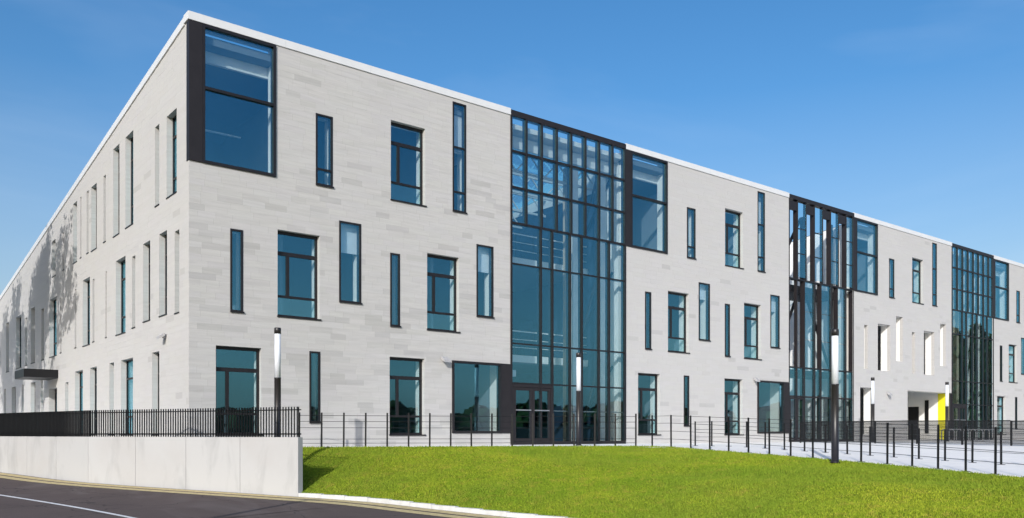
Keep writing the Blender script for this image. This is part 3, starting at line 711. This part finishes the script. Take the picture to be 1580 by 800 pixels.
# ------------------------------------------------------------------ lamps
def lathe(prof, n=20):
    mb = MB()
    for r, z in prof:
        for i in range(n): t = 2 * math.pi * i / n; mb.v.append((r * math.cos(t), r * math.sin(t), z))
    for j in range(len(prof) - 1):
        for i in range(n):
            k = j * n + i; k2 = j * n + (i + 1) % n; mb.f.append((k, k2, k2 + n, k + n))
    mb.f.append(tuple(range(n))[::-1]); mb.f.append(tuple((len(prof) - 1) * n + i for i in range(n))); return mb
def lamp(x, y, z, label, h=3.6, proto=[]):
    o = empty('lamp_post', (x, y, z), label, 'lamp post', 'white topped column lamps')
    if not proto:
        proto.append([('shaft', lathe([(.13, 0), (.13, .03), (.097, .035), (.097, 2.08), (.101, 2.085), (.101, 2.12)]).mesh('shaft', 'lamp_shaft', False)),
                      ('diffuser', lathe([(.09, 2.121), (.09, 3.42)]).mesh('diffuser', 'diffuser', False)), ('cap', lathe([(.1, 3.421), (.1, 3.585), (.085, 3.6)]).mesh('cap', 'lamp_shaft', False))])
        for nme, me in proto[0]:
            for p in me.polygons: p.use_smooth = len(p.vertices) == 4 and abs(p.normal.z) < .5
    for nme, me in proto[0]: link(nme, me, o)
    return o
lamp(1.45, -3.45, 0, 'white topped dark column lamp behind the black fin fence')
lamp(13.8, -3.3, 0, 'white topped dark column lamp in front of the glazed entrance hall')
lamp(12.19, -15.07, -.325, 'tall white topped dark column lamp at the lawn edge before the path railing')
lamp(36.6, -2.9, 0, 'white topped dark column lamp beyond the mesh fence beside the open glazed screen')
lamp(44.0, -3.6, 0, 'white topped dark column lamp in front of the recess with the yellow panel')

# cycle stands behind the mesh fence
for i in range(7):
    o = MB(); y = -3.2; x = 45 + i * 1.0
    P_ = [(0, -.38, 0), (0, -.38, .6), (0, -.30, .74), (0, .30, .74), (0, .38, .6), (0, .38, 0)]
    for a, b in zip(P_, P_[1:]): o.tube(a, b, .025, 6)
    q = o.build('cycle_stand', 'steel'); q.location = (x, y, 0); tag(q, 'steel hoop cycle stand on the forecourt behind the mesh fence', 'cycle stand', 'cycle stands')

# ------------------------------------------------------------------ things outside the frame whose shadow or reflection shows
pb = Vector((-9.12, -27.69)) + Vector((.7794, -.6265)) * -8.85 + Vector((.6265, .7794)) * 9.9
sl = empty('street_lamp', (pb.x, pb.y, zr(pb.y) - .05), 'slim grey street lamp by the road', 'street lamp')
MB().tube((0, 0, 0), (0, 0, 6.6), .10, 12, .075).build('pole', 'grey_house', sl); MB().box(-.08, .35, -.06, .06, 6.61, 6.7).build('head', 'grey_house', sl)

def tree(x, y, h, seed, label, leaves=16000):
    rnd = random.Random(seed); o = empty('deciduous_tree', (x, y, zr(y) - .1), label, 'tree', 'trees beside the road'); tips = []
    tk = MB(); lb = MB()
    def grow(p, d, L, r, lev, mb):
        q = p + d * L; mb.tube(p, q, r, 7 if lev < 2 else 4, r * .68)
        if lev >= 2: tips.append((p, q))
        if lev == 5: return
        for k in range(rnd.choice((2, 3, 3)) if lev else 4):
            nd = (d + Vector((rnd.uniform(-1, 1), rnd.uniform(-1, 1), rnd.uniform(-.25, .6))) * (.62 if lev else .5)).normalized()
            grow(q, nd, L * rnd.uniform(.62, .82), r * .62, lev + 1, lb)
    grow(Vector((0, 0, 0)), Vector((rnd.uniform(-.05, .05), 0, 1)), h * .26, h * .017, 0, tk)
    tk.build('trunk', 'bark', o); lb.build('limbs', 'bark', o)
    cr = MB()
    for k in range(leaves):
        a, b = rnd.choice(tips); c = a.lerp(b, rnd.random()) + Vector((rnd.gauss(0, .22), rnd.gauss(0, .22), rnd.gauss(0, .22)))
        e = Vector((rnd.gauss(0, 1), rnd.gauss(0, 1), rnd.gauss(0, 1))).normalized(); f = e.orthogonal().normalized(); s_ = rnd.uniform(.09, .2)
        cr.quad(*[tuple(c + v) for v in (-e * s_, f * s_ * .6, e * s_, -f * s_ * .6)])
    cr.build('crown', 'leaf', o)
tree(-9.8, 17.6, 19, 3, 'tall thin leaved tree beside the road, standing nearest the entrance canopy')
tree(-11.5, 22.5, 18, 5, 'tall thin leaved tree beside the road, beyond the entrance canopy')
def evergreen(x, y, h, seed):
    rnd = random.Random(seed); o = empty('evergreen_tree', (x, y, zr(y) - .12), 'dark dense evergreen tree in the row beyond the forecourt', 'tree', 'evergreens beyond the forecourt')
    MB().tube((0, 0, 0), (0, 0, h * .9), h * .02, 7, .03).build('trunk', 'bark', o); cr = MB()
    for k in range(1500):
        t = rnd.random() ** .8; rr = (1 - t) ** .6 * h * .2 * rnd.uniform(.5, 1.1) + .15; an_ = rnd.uniform(0, 6.283)
        c = Vector((rr * math.cos(an_), rr * math.sin(an_), h * (.06 + .94 * t))); e = Vector((rnd.gauss(0, 1), rnd.gauss(0, 1), rnd.gauss(0, .6))).normalized(); f = e.orthogonal().normalized(); s_ = rnd.uniform(.25, .6)
        cr.quad(*[tuple(c + v) for v in (-e * s_, f * s_ * .6, e * s_, -f * s_ * .6)])
    cr.build('crown', 'foliage', o)
for i, (x, y, h) in enumerate([(92, -13, 13), (97, -17, 15), (102, -20.5, 14), (107, -24, 16), (112, -28, 15), (118, -32, 16), (82, -25, 6), (86, -28.5, 7), (90, -32, 6.5), (94, -36, 7)]): evergreen(x, y, h, 40 + i)
# far wood across the road (seen only as dark reflections)
rnd = random.Random(11); fw_ = MB()
for k in range(420):
    ang = R(-175 + 170 * k / 420) ; Rr = rnd.uniform(95, 125); c = Vector((10 + Rr * math.cos(ang), -20 + Rr * math.sin(ang), -1.5))
    h = rnd.uniform(3.5, 7.5); rr = rnd.uniform(1.8, 3.2)
    for q in range(44):
        e = Vector((rnd.gauss(0, 1), rnd.gauss(0, 1), rnd.gauss(0, 1))).normalized(); p = c + Vector((e.x * rr, e.y * rr, h * .55 + e.z * h * .45))
        f = e.orthogonal().normalized(); g = e.cross(f); s_ = rnd.uniform(.9, 1.6)
        fw_.quad(*[tuple(p + v + e * rnd.uniform(-.3, .3)) for v in (f * s_, g * s_, -f * s_, -g * s_)])
tag(fw_.build('far_wood', 'foliage'), 'dark belt of distant trees across the road', 'trees', kind='stuff')
